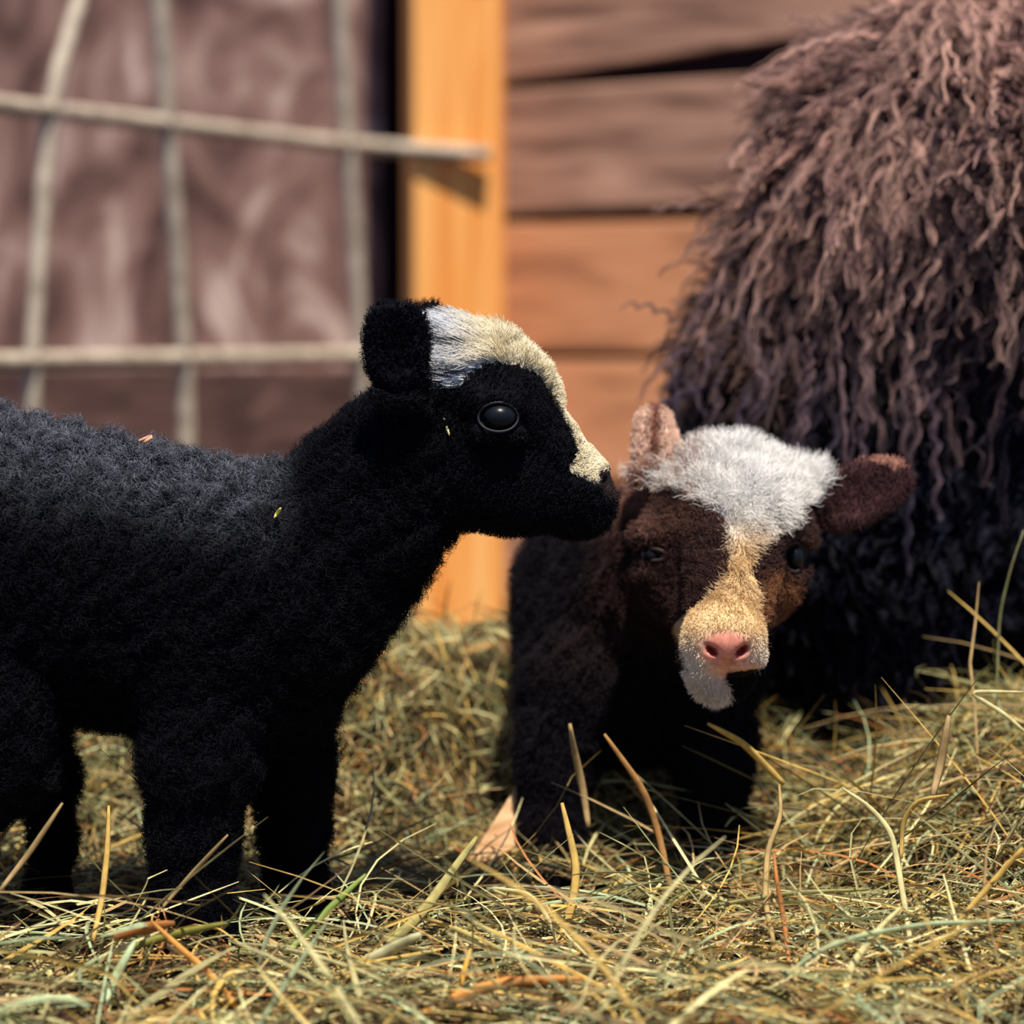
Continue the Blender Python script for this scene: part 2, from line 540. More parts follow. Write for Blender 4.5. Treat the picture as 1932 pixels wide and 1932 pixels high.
bed(500, -0.7, 0.7, 1.42, 1.78, 0.030, (0.06, 0.14), (0.003, 0.0060), [4, 2, 4, 5, 1.5, 1, 4, 3], 0.35)
bed(1900, 0.14, 0.85, 1.6, 2.2, 0.040, (0.08, 0.22), (0.0014, 0.0030), WB, 0.38)
bed(4000, -1.6, 1.6, 0.8, 1.5, 0.02, (0.06, 0.18), (0.0015, 0.003), WB)
bed(3000, 0.7, 1.7, 1.4, 3.0, 0.02, (0.06, 0.18), (0.0015, 0.003), WB)
bed(2500, -1.7, -0.7, 1.4, 3.2, 0.02, (0.06, 0.18), (0.0015, 0.003), WB)
V, Q, C = merge(parts)
hb = mesh_np('hay_bed', V, Q, MAT['hay'], col=C, smooth=False)
tag(hb, 'loose tangled hay bedding covering the ground under and in front of the lambs', 'hay', kind='stuff')
parts = []
WK = [6, 6, 3, 3, 0.6, 6, 1, 6]
bed(13000, -0.72, 0.5, 2.02, 2.50, 0.022, (0.02, 0.075), (0.0012, 0.0026), WK, 0.5, 0.8, 5)
bed(600, -0.62, 0.3, 2.15, 2.38, 0.03, (0.04, 0.10), (0.0012, 0.0022), [3, 2, 4, 3, 1, 1, 1, 2], 0.7, 0.9, 6)
bed(6000, -1.2, 1.2, 2.5, 4.95, 0.02, (0.04, 0.12), (0.0012, 0.003), WK)
V, Q, C = merge(parts)
tag(mesh_np('hay_bank', V, Q, MAT['hay'], col=C, smooth=False), 'packed bank of finer hay heaped behind the lambs against the orange post', 'hay', kind='stuff')


def stalk(ps, Y0, Y1, wpx, c, label, name='hay_stalk', group=None, cat='straw', flat=0.45):
    """one traced stem: a flattened closed tube, tapered to its tip"""
    ps = np.array(ps, float); m = len(ps)
    d = np.concatenate([[0], np.cumsum(np.linalg.norm(np.diff(ps, axis=0), axis=1))]); d /= d[-1]
    k = max(10, m * 4); tt = np.linspace(0, 1, k)
    X = np.interp(tt, d, ps[:, 0]); Yp = np.interp(tt, d, ps[:, 1])
    for _ in range(2):
        X[1:-1] = (X[:-2] + 2 * X[1:-1] + X[2:]) / 4; Yp[1:-1] = (Yp[:-2] + 2 * Yp[1:-1] + Yp[2:]) / 4
    pts = np.array([at(a, b, Y0 + (Y1 - Y0) * s + 0.006 * math.sin(s * 5)) for a, b, s in zip(X, Yp, tt)])
    w = M(wpx, (Y0 + Y1) / 2) / 2 * (np.sin(np.clip(tt * 0.8 + 0.15, 0, 1) * math.pi) ** 0.5)
    tg = nrm(np.gradient(pts, axis=0)); side = nrm(np.cross(tg, np.array([[0.1, 1, 0.15]]))); nn = np.cross(side, tg)
    sg = 6; V = []
    for j in range(sg):
        a = 6.283 * j / sg
        V.append(pts + side * (w * math.cos(a))[:, None] + nn * (w * flat * math.sin(a))[:, None])
    V = np.stack(V, 1).reshape(-1, 3)
    q = [[i * sg + j, i * sg + (j + 1) % sg, (i + 1) * sg + (j + 1) % sg, (i + 1) * sg + j] for i in range(k - 1) for j in range(sg)]
    q += [[0, 5, 4, 3], [0, 3, 2, 1]]; e = (k - 1) * sg; q += [[e, e + 1, e + 2, e + 3], [e, e + 3, e + 4, e + 5]]
    org = pts[0].copy()
    o = mesh_np(name, V - org, q, MAT['hay'], col=np.tile(np.array(c), (len(V), 1)))
    o.location = org
    return tag(o, label, cat, group)


G = HC
stalk([(1020, 1880), (1080, 1710), (1090, 1640), (1060, 1515)], 1.76, 1.84, 18, G['gold'], 'upright golden split stem in front of the brown lamb\'s left leg')
stalk([(1110, 1560), (1100, 1490), (1080, 1400), (1075, 1365)], 1.95, 1.96, 15, G['tan'], 'grey tan stem standing before the brown lamb\'s left leg, bent tip at top')
stalk([(1270, 1700), (1240, 1560), (1215, 1490), (1140, 1385)], 1.90, 1.93, 14, lin(176, 132, 78), 'long tan stem leaning left between the brown lamb\'s front legs')
stalk([(1480, 1480), (1440, 1440), (1400, 1400), (1335, 1365)], 1.94, 1.92, 14, G['gold'], 'short yellow blade leaning left just below the brown lamb\'s chin')
stalk([(1760, 1500), (1775, 1440), (1790, 1350)], 1.84, 1.86, 17, G['tan'], 'flat tan leaf standing up from the hay before the ewe')
stalk([(1932, 1380), (1900, 1350), (1825, 1305), (1932, 1306)], 1.88, 1.9, 9, G['pale'], 'thin pale looped blade at the frame\'s right edge before the ewe')
stalk([(1725, 1830), (1712, 1740), (1695, 1640), (1683, 1570), (1640, 1520), (1590, 1488)], 1.70, 1.78, 12, G['pale'], 'long pale arching stem rising from the lower right hay')
stalk([(1700, 1620), (1703, 1550), (1730, 1510), (1790, 1500)], 1.80, 1.80, 10, G['gold'], 'yellow hooked stem beside the long pale arching stem')
stalk([(1480, 1845), (1530, 1800), (1620, 1765), (1760, 1742), (1932, 1738)], 1.60, 1.66, 12, G['mint'], 'long pale green blade crossing the lower right hay almost level')
stalk([(1590, 1930), (1600, 1830), (1660, 1750), (1700, 1712)], 1.58, 1.66, 15, G['pale'], 'cream stem bent in a zigzag at the lower right')
stalk([(1390, 1828), (1440, 1824), (1520, 1818)], 1.62, 1.63, 15, G['rust'], 'short orange chip of stem lying level in the lower right hay')
stalk([(1930, 1600), (1850, 1690), (1790, 1760)], 1.66, 1.66, 12, G['gold'], 'golden stem slanting down left from the frame\'s right edge')
stalk([(1865, 1932), (1820, 1800), (1780, 1650)], 1.60, 1.70, 8, G['pale'], 'thin straight pale stem leaning left at the lower right')
stalk([(300, 1720), (360, 1650), (430, 1575)], 1.72, 1.72, 8, G['tan'], 'thin straight stem slanting across the black lamb\'s near foreleg')
stalk([(175, 1775), (192, 1700), (203, 1600), (205, 1520)], 1.72, 1.78, 13, G['gold'], 'golden upright stem between the black lamb\'s hind and fore legs')
stalk([(0, 1680), (55, 1610), (118, 1515)], 1.70, 1.72, 11, G['tan'], 'brown tan stem slanting in front of the black lamb\'s hind leg')
stalk([(545, 1795), (620, 1715), (690, 1650)], 1.68, 1.74, 14, lin(136, 160, 80), 'fresh green blade slanting up right of the black lamb\'s forefeet')
stalk([(190, 1905), (225, 1830), (255, 1775)], 1.60, 1.64, 19, G['mint'], 'broad mint green blade upright at the lower left')
stalk([(470, 1932), (400, 1840), (340, 1790), (285, 1738)], 1.58, 1.66, 16, lin(226, 166, 84), 'broad golden orange stem slanting down right from the near forefoot')
stalk([(215, 1768), (265, 1752), (330, 1742)], 1.67, 1.67, 24, G['rust'], 'ragged orange seed head lying by the black lamb\'s near forefoot')
stalk([(240, 1790), (320, 1765), (425, 1742)], 1.66, 1.665, 17, lin(140, 138, 66), 'olive leaf lying in front of the black lamb\'s near forefoot')
stalk([(640, 1840), (740, 1780), (800, 1720), (870, 1620), (900, 1580)], 1.68, 1.86, 22, lin(170, 162, 104), 'wide buff green blade rising from the lower middle to the pale offcut')
stalk([(800, 1912), (880, 1872), (960, 1852), (1100, 1846)], 1.58, 1.60, 24, lin(214, 150, 78), 'wide golden leaf curving level along the bottom middle')
stalk([(690, 1812), (740, 1790), (795, 1762)], 1.655, 1.66, 24, lin(196, 192, 150), 'broad whitish leaf lying in the hay at lower middle')
stalk([(860, 1932), (870, 1850), (888, 1790)], 1.6, 1.64, 13, lin(226, 180, 84), 'curled yellow leaf below the middle, upright among rust stems')
stalk([(955, 1690), (920, 1675), (1000, 1685), (1040, 1740), (1055, 1800)], 1.74, 1.72, 9, G['pale'], 'pale bent stem arching below the pale timber offcut')
stalk([(1340, 1710), (1400, 1700), (1490, 1685), (1640, 1678)], 1.72, 1.74, 10, lin(160, 156, 100), 'dull green level stem below the brown lamb\'s right foot')
stalk([(1460, 1780), (1443, 1700), (1448, 1600), (1475, 1540), (1470, 1480)], 1.70, 1.80, 12, lin(176, 150, 96), 'tall double bent stem right of the brown lamb\'s feet')
stalk([(1490, 1830), (1480, 1740), (1465, 1660), (1460, 1610)], 1.69, 1.74, 10, lin(196, 130, 70), 'rusty thin stem next to the tall double bent stem')

# ------------------------------------------------------------------ pale timber offcut
a = at(975, 1492, 2.0); b = at(880, 1655, 1.98)
mb = MB()
v = [at(978, 1475, 2.02), at(1000, 1475, 2.06), at(1010, 1700, 2.0), at(862, 1690, 1.98), at(880, 1640, 1.99),
     ]
th = np.array([0.01, 0.045, -0.01])
tri = [at(980, 1472, 2.085), at(866, 1650, 2.045), at(866, 1700, 2.04), at(992, 1700, 2.045), at(990, 1476, 2.085)]
vv = tri + [p + th for p in tri]; n = 5
q = [[0, 1, 2, 3], [0, 3, 4, 4], [5, 8, 7, 6]]
me = bpy.data.meshes.new('timber_offcut')
me.from_pydata([tuple(p) for p in vv], [], [(4, 3, 2, 1, 0), (5, 6, 7, 8, 9)] + [(i, (i + 1) % 5, 5 + (i + 1) % 5, 5 + i) for i in range(5)])
me.materials.append(MAT['offcut'])
o = link('timber_offcut', me)
bv = o.modifiers.new('bevel', 'BEVEL'); bv.width = 0.003; bv.segments = 2
tag(o, 'pale sawn timber offcut with slanting edge beside the brown lamb\'s left leg', 'wood')

# ------------------------------------------------------------------ black lamb
YB = 1.85
def PB(px, py, dy=0.0): return at(px, py, YB + dy)
def m(px): return M(px, YB)
bl = Body((-0.66, 1.66, -0.03), (0.12, 2.02, 0.52), 0.003)
bl.cap(PB(-150, 1022), PB(400, 1134), m(272), m(256), 0.03, sy=1.22)
bl.cap(PB(-190, 1100), PB(-120, 1120), m(230), m(220), 0.03, sy=1.15)
bl.cap(PB(470, 1150), PB(475, 1240), m(195), m(165), 0.03, sy=1.2)
bl.cap(PB(560, 1110), PB(775, 870), m(185), m(140), 0.03, sy=1.35)
# forelegs
def leg(B, P, js, k=0.018):
    for (a, b) in zip(js[:-1], js[1:]):
        B.cap(P(a[0], a[1], a[3]), P(b[0], b[1], b[3]), m(a[2]), m(b[2]), k)
leg(bl, PB, [(395, 1270, 135, -0.03), (378, 1440, 88, -0.055), (368, 1570, 72, -0.058), (366, 1680, 60, -0.06), (368, 1740, 64, -0.06), (374, 1782, 60, -0.062)])
leg(bl, PB, [(520, 1290, 110, 0.03), (552, 1460, 70, 0.05), (556, 1570, 56, 0.05), (562, 1680, 46, 0.05), (566, 1735, 52, 0.05), (580, 1765, 46, 0.047)])
# hind legs
leg(bl, PB, [(-120, 1150, 170, -0.04), (-10, 1330, 105, -0.05), (20, 1440, 72, -0.055), (-70, 1560, 44, -0.055), (-60, 1700, 34, -0.055), (-50, 1765, 42, -0.055)])
leg(bl, PB, [(-100, 1180, 160, 0.04), (20, 1340, 90, 0.05), (84, 1470, 55, 0.05), (105, 1590, 32, 0.05), (92, 1680, 30, 0.05), (98, 1735, 40, 0.05)])
# tail
bl.cap(PB(-430, 960), PB(-470, 1200), m(36), m(22), 0.02)
# head
bl.cap(PB(868, 726), PB(898, 748), m(120), m(112), 0.02, sy=1.25)
bl.cap(PB(930, 738), PB(966, 754), m(84), m(76), 0.02, sy=1.1)
bl.cap(PB(868, 858), PB(960, 900), m(132), m(104), 0.02, sy=1.55)
bl.cap(PB(950, 760), PB(1098, 900), m(78), m(46), 0.014, sy=1.05)
bl.cap(PB(950, 905), PB(1092, 950), m(92), m(56), 0.014, sy=1.35)
bl.cap(PB(1098, 925), PB(1108, 940), m(54), m(52), 0.010, sy=1.0)
bl.cap(PB(1080, 972), PB(1112, 970), m(40), m(38), 0.008, sy=1.05)
for s in (-1, 1):
    bl.cap(PB(900, 752, s * 0.036), PB(965, 762, s * 0.034), m(26), m(22), 0.010)          # brow
    bl.cap(PB(905, 812, s * 0.038), PB(975, 818, s * 0.036), m(18), m(16), 0.008)          # lower lid
    bl.ell(PB(941, 786, s * 0.052), np.eye(3), (m(37), 0.012, m(27)), 0.006, sub=True)      # socket
    bl.ell(PB(1142, 908, s * 0.014), [[1, 0, .4], [0, 1, 0], [-.4, 0, 1]], (m(12), 0.006, m(7)), 0.004, sub=True)
    bl.cap(PB(1150, 962, s * 0.006), PB(1080, 975, s * 0.032), 0.0012, 0.0012, 0.003, sub=True)
# ears
bl.ell(PB(748, 668, -0.066), [[1, .12, 0], [-.12, 1, .2], [.05, -.2, 1]], (m(54), 0.0055, m(92)), 0.010)
for ex in (722, 774):
    bl.ell(PB(ex, 640, -0.066), [[1, .12, 0], [-.12, 1, .2], [.05, -.2, 1]], (m(32), 0.0055, m(64)), 0.008)
bl.cap(PB(775, 735, -0.04), PB(757, 700, -0.058), m(34), m(30), 0.014)
bl.ell(PB(748, 645, -0.0745), [[1, .12, 0], [-.12, 1, .2], [.05, -.2, 1]], (m(38), 0.005, m(66)), 0.004, sub=True)
bl.ell(PB(808, 634, 0.066), [[1, -.12, 0], [.12, 1, -.2], [-.05, .2, 1]], (m(44), 0.0055, m(70)), 0.010)
bl.cap(PB(812, 690, 0.035), PB(812, 660, 0.055), m(34), m(30), 0.014)
Vb, Qb = bl.mesh()
Nb = vnormals(Vb, Qb)


def pxy(P, Y):
    """side-on coordinates in the lamb's own upright plane"""
    a = (P[:, 0] / Y) * F + 966
    b = 680 + (CAM_H - P[:, 2]) / Y * F
    return a, b


BLAZE = [(806, 560), (860, 545), (960, 590), (1060, 650), (1080, 740), (1180, 880), (1172, 905), (1150, 893), (1128, 912), (1072, 884), (1092, 850), (1078, 815), (1050, 765), (1018, 706), (975, 688), (925, 682), (895, 695), (872, 728), (845, 722), (820, 716), (808, 650)]
DARK = np.array([0.0016, 0.0022, 0.0058])


def col_black(P, N, jit, rng):
    u, v = pxy(P + rng.normal(size=P.shape) * jit, YB)
    n = len(P)
    c = np.tile(DARK, (n, 1)) * rng.uniform(0.6, 1.5, (n, 1))
    # greyer wool where the back faces up
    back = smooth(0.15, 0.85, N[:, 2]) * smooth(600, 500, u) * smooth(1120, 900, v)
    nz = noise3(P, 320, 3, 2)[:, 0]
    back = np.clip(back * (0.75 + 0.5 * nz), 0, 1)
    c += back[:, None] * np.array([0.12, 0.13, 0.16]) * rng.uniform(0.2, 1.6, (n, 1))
    w = in_poly(u, v, BLAZE) & (np.abs(P[:, 1] - YB) < 0.058)
    cream = smooth(885, 950, u)[:, None]
    wc = np.array([0.72, 0.74, 0.78]) * (1 - cream) + np.array([0.92, 0.83, 0.60]) * cream
    wc = wc * rng.uniform(0.8, 1.06, (n, 1))
    dk = (noise3(P * np.array([0.35, 1, 1.6]), 260, 12, 2)[:, 0] + 0.5 * rng.normal(size=n) > 1.5 - 1.7 * smooth(930, 830, u) * smooth(575, 680, v))
    wc[dk] *= 0.12
    c[w] = wc[w]
    nose = in_poly(u, v, [(1125, 890), (1180, 880), (1190, 940), (1140, 935)])
    c[nose] = np.array([0.03, 0.02, 0.02])
    return c, w


rng = np.random.default_rng(21)
root = empty('black_lamb', tuple(PB(300, 1790)))
tag(root, 'black lamb with white blaze in profile, nose against the brown lamb\'s cheek', 'lamb')
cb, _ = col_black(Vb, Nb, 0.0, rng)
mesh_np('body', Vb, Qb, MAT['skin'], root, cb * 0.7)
# eyes
def ball(name, c, r, mat, parent, sc=(1, 1, 1)):
    V = []; Q = []; nu, nv = 20, 12
    for i in range(nv + 1):
        th = math.pi * i / nv
        for j in range(nu):
            ph = 2 * math.pi * j / nu
            V.append([c[0] + r * sc[0] * math.sin(th) * math.cos(ph), c[1] + r * sc[1] * math.sin(th) * math.sin(ph), c[2] + r * sc[2] * math.cos(th)])
    for i in range(nv):
        for j in range(nu):
            Q.append([i * nu + j, (i + 1) * nu + j, (i + 1) * nu + (j + 1) % nu, i * nu + (j + 1) % nu])
    return mesh_np(name, V, Q, mat, parent)
def ring(name, c, nvec, ru, rv, rt, mat, parent):
    nv_ = nrm(np.array(nvec, float)); U = nrm(np.cross(np.array([0, 0, 1.0]), nv_)); W = np.cross(nv_, U)
    V = []; Q = []; a, b = 32, 8
    for i in range(a):
        t = 6.28318 * i / a
        cc = c + U * ru * math.cos(t) + W * rv * math.sin(t) - nv_ * 0.004 * abs(math.cos(t)) ** 2
        o = nrm(U * math.cos(t) * rv + W * math.sin(t) * ru)
        for j in range(b):
            p = 6.28318 * j / b
            V.append(cc + rt * (o * math.cos(p) + nv_ * math.sin(p)))
    for i in range(a):
        for j in range(b):
            Q.append([i * b + j, ((i + 1) % a) * b + j, ((i + 1) % a) * b + (j + 1) % b, i * b + (j + 1) % b])
    return mesh_np(name, V, Q, mat, parent)
MAT['lid'] = m_plain('eyelid_skin', lin(30, 27, 36), 0.6, 0.3)
MAT['lid_brown'] = m_plain('eyelid_skin_brown', lin(48, 33, 32), 0.6, 0.3)
for s in (-1, 1):
    ball('eye', PB(942, 786, s * 0.0385), 0.0118, MAT['eye'], root, (1.1, 1, 0.85))
    ring('eyelid', PB(941, 787, s * 0.0462), (0.12, s, 0.12), m(37), m(27), m(2.6), MAT['lid'], root)
# wool
def wfn(P):
    u, v = pxy(P, YB)
    return np.where(u < -60, 0.35, 1.0) * np.where(P[:, 1] > 1.93, 0.5, 1.0)
P, N = scatter(Vb, Qb, Nb, 150000, rng, wfn)
u, v = pxy(P, YB)
face = smooth(800, 900, u)
legm = smooth(1400, 1500, v)
ear = in_poly(u, v, [(680, 540), (865, 540), (850, 700), (820, 730), (690, 730)]) & (np.abs(P[:, 1] - YB) > 0.045)
eyez = (np.hypot((u - 941) / 42, (v - 787) / 34) < 1.0) & (u > 0)
keep = ~eyez
L = 0.013 * (1 - face) + 0.0045 * face
L = L * (1 - 0.45 * legm); L[ear] = 0.005
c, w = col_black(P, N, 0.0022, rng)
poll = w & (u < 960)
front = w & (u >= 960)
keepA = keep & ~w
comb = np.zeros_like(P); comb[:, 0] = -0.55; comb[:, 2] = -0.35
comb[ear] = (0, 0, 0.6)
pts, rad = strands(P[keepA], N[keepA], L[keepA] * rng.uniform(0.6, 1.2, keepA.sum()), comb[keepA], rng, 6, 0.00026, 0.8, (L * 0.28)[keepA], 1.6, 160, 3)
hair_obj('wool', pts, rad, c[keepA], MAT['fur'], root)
# white blaze hairs: long on the poll, swept back and down; short curls on the brow
def whitef(P):
    u, v = pxy(P, YB)
    return in_poly(u, v, BLAZE).astype(float) + 1e-6
P, N = scatter(Vb, Qb, Nb, 26000, rng, whitef)
u, v = pxy(P, YB)
c, w = col_black(P, N, 0.0012, rng)
kk = w & (u < 1180); P, N, u, v, c = P[kk], N[kk], u[kk], v[kk], c[kk]
tb = smooth(960, 900, u)
L = 0.026 * tb + 0.009 * (1 - tb) * smooth(1090, 1000, u) + 0.0035
comb = np.stack([-1.7 * tb - 0.2, np.zeros(len(P)), -0.16 * tb + 0.2 * (1 - tb)], -1)
pts, rad = strands(P, N, L * rng.uniform(0.6, 1.15, len(P)), comb, rng, 8, 0.00026, np.array(0.75) * (1 - 0.5 * tb)[:, None], 0.0012 + 0.0004 * tb, 0.9, 130, 9, wig=0.14)
hair_obj('blaze_hair', pts, rad, c, MAT['fur'], root)

# ------------------------------------------------------------------ brown lamb
def PW(px, py, Y): return at(px, py, Y)
def mw_(px, Y=1.98): return M(px, Y)
br = Body((-0.12, 1.80, -0.04), (0.40, 2.78, 0.48), 0.003)
def bc(x0, y0, Y0, r0, x1, y1, Y1, r1, k=0.02, sy=1.0): br.cap(PW(x0, y0, Y0), PW(x1, y1, Y1), M(r0, Y0), M(r1, Y1), k, sy)
bc(1372, 972, 2.01, 124, 1372, 995, 2.00, 130)                       # skull
bc(1310, 1030, 2.0, 100, 1300, 1085, 1.995, 92)                       # left cheek
bc(1445, 1010, 1.99, 82, 1440, 1090, 1.98, 72)                       # right cheek
bc(1392, 990, 1.955, 92, 1368, 1195, 1.875, 66, 0.016)               # nasal bridge
bc(1365, 1080, 1.99, 112, 1358, 1255, 1.905, 62, 0.016)              # jaw
bc(1345, 1205, 1.868, 58, 1385, 1205, 1.866, 56, 0.010)              # muzzle
bc(1330, 1240, 1.872, 42, 1345, 1290, 1.885, 36, 0.008)              # left lip and chin
bc(1395, 1242, 1.868, 36, 1412, 1236, 1.875, 34, 0.008)              # right lip
bc(1375, 1275, 1.895, 34, 1380, 1290, 1.90, 30, 0.006)
br.cap(PW(1372, 1262, 1.852), PW(1370, 1240, 1.850), 0.0016, 0.0012, 0.004, sub=True)      # philtrum
br.cap(PW(1372, 1272, 1.853), PW(1432, 1272, 1.868), 0.0035, 0.0035, 0.004, sub=True)      # mouth
br.cap(PW(1372, 1272, 1.853), PW(1374, 1298, 1.862), 0.0028, 0.003, 0.004, sub=True)
for (nx, ny, sg) in ((1345, 1228, -1), (1401, 1228, 1)):
    br.ell(PW(nx, ny, 1.845), [[1, 0, .75 * sg], [0, 1, 0], [-.75 * sg, 0, 1]], (M(17, 1.85), 0.010, M(7, 1.85)), 0.003, sub=True)
# eyes
EYR = (1496, 1050, 1.957); EYL = (1238, 1046, 1.962)
for (ex, ey, eY) in (EYR, EYL):
    br.cap(PW(ex - 26, ey - 34, eY + .012), PW(ex + 20, ey - 34, eY + .018), M(22, 1.95), M(18, 1.95), 0.010)
    br.cap(PW(ex - 24, ey + 34, eY + .012), PW(ex + 16, ey + 36, eY + .018), M(16, 1.95), M(12, 1.95), 0.008)
br.ell(PW(1500, 1050, 1.945), np.eye(3), (M(26, 1.95), 0.012, M(24, 1.95)), 0.004, sub=True)
br.ell(PW(1232, 1046, 1.945), np.eye(3), (M(26, 1.95), 0.010, M(20, 1.95)), 0.004, sub=True)
# ears
eaA = nrm(PW(1722, 866, 2.02) - PW(1535, 935, 2.03)); eN = nrm(np.array([-0.25, -1.0, 0.15])); eB = nrm(np.cross(eaA, eN)); eN = np.cross(eB, eaA)
ec = PW(1628, 926, 2.02)
br.ell(ec, [eaA, eN, eB], (M(100, 2.02), 0.0060, M(58, 2.02)), 0.008)
br.ell(PW(1588, 948, 2.02), [eaA, eN, eB], (M(66, 2.02), 0.0060, M(56, 2.02)), 0.008)
br.cap(PW(1490, 930, 2.03), PW(1545, 940, 2.025), M(44, 2.02), M(34, 2.02), 0.014)
br.ell(ec - eN * -0.0072 + np.array([0, 0, 0]), [eaA, eN, eB], (M(82, 2.02), 0.0050, M(44, 2.02)), 0.004, sub=True)
br.cap(PW(1245, 900, 2.02), PW(1236, 850, 2.03), M(42, 2.02), M(40, 2.02), 0.012)
br.cap(PW(1236, 850, 2.03), PW(1234, 800, 2.035), M(38, 2.02), M(34, 2.02), 0.010)
br.cap(PW(1236, 870, 2.008), PW(1234, 790, 2.012), M(7, 2), M(12, 2), 0.006, sub=True)
# neck, chest, trunk
bc(1335, 1020, 2.07, 135, 1220, 1150, 2.17, 160, 0.03)
bc(1230, 1150, 2.13, 150, 1190, 1290, 2.12, 150, 0.03)
bc(1128, 1090, 2.17, 140, 1118, 1290, 2.13, 132, 0.03)
bc(1215, 1010, 2.10, 80, 1240, 1100, 2.08, 100, 0.03)
bc(1300, 1240, 2.12, 130, 1270, 1300, 2.12, 115, 0.03)
bc(1170, 1150, 2.22, 180, 1150, 1120, 2.46, 160, 0.04)
def bleg(js):
    for a, b in zip(js[:-1], js[1:]): bc(a[0], a[1], a[3], a[2], b[0], b[1], b[3], b[2], 0.016)
bleg([(1090, 1290, 100, 2.10), (1050, 1440, 66, 2.08), (1042, 1560, 52, 2.07), (1040, 1640, 44, 2.07), (1042, 1680, 46, 2.06)])
bleg([(1320, 1300, 100, 2.10), (1345, 1440, 66, 2.08), (1350, 1560, 50, 2.08), (1350, 1640, 42, 2.08), (1352, 1680, 44, 2.07)])
bleg([(1100, 1160, 110, 2.46), (1085, 1280, 66, 2.48), (1085, 1400, 38, 2.50), (1085, 1470, 36, 2.49)])
bleg([(1200, 1160, 110, 2.46), (1205, 1280, 66, 2.48), (1205, 1400, 38, 2.50), (1205, 1470, 36, 2.49)])
Vw, Qw = br.mesh(); Nw = vnormals(Vw, Qw)


def fxy(P):
    """coordinates on the lamb's own face: head-on plane through the muzzle and skull"""
    d = P - np.array([0, 0, CAM_H])
    return d[:, 0] / 1.93 * F + 966, 680 - d[:, 2] / 1.93 * F
# the face plane sits at 1.93 m, so points nearer and farther are read on the same plane
WPOLL = [(1205, 900), (1235, 835), (1300, 800), (1390, 790), (1480, 840), (1545, 890), (1555, 925), (1525, 940), (1505, 965), (1475, 1000), (1450, 1015), (1432, 1040), (1420, 1070), (1432, 1110), (1440, 1160), (1455, 1200), (1452, 1262), (1425, 1275), (1372, 1268), (1376, 1296), (1386, 1306), (1376, 1335), (1350, 1345), (1322, 1325), (1300, 1290), (1285, 1230), (1268, 1185), (1305, 1150), (1345, 1122), (1374, 1085), (1376, 1010), (1368, 975), (1335, 955), (1300, 940), (1270, 930), (1235, 915)]
def face_px(P):
    # read every point on the face by its bearing across the head's own front, as a stencil wrapped from the front
    Y = P[:, 1]
    return P[:, 0] / Y * F + 966, 680 + (CAM_H - P[:, 2]) / Y * F


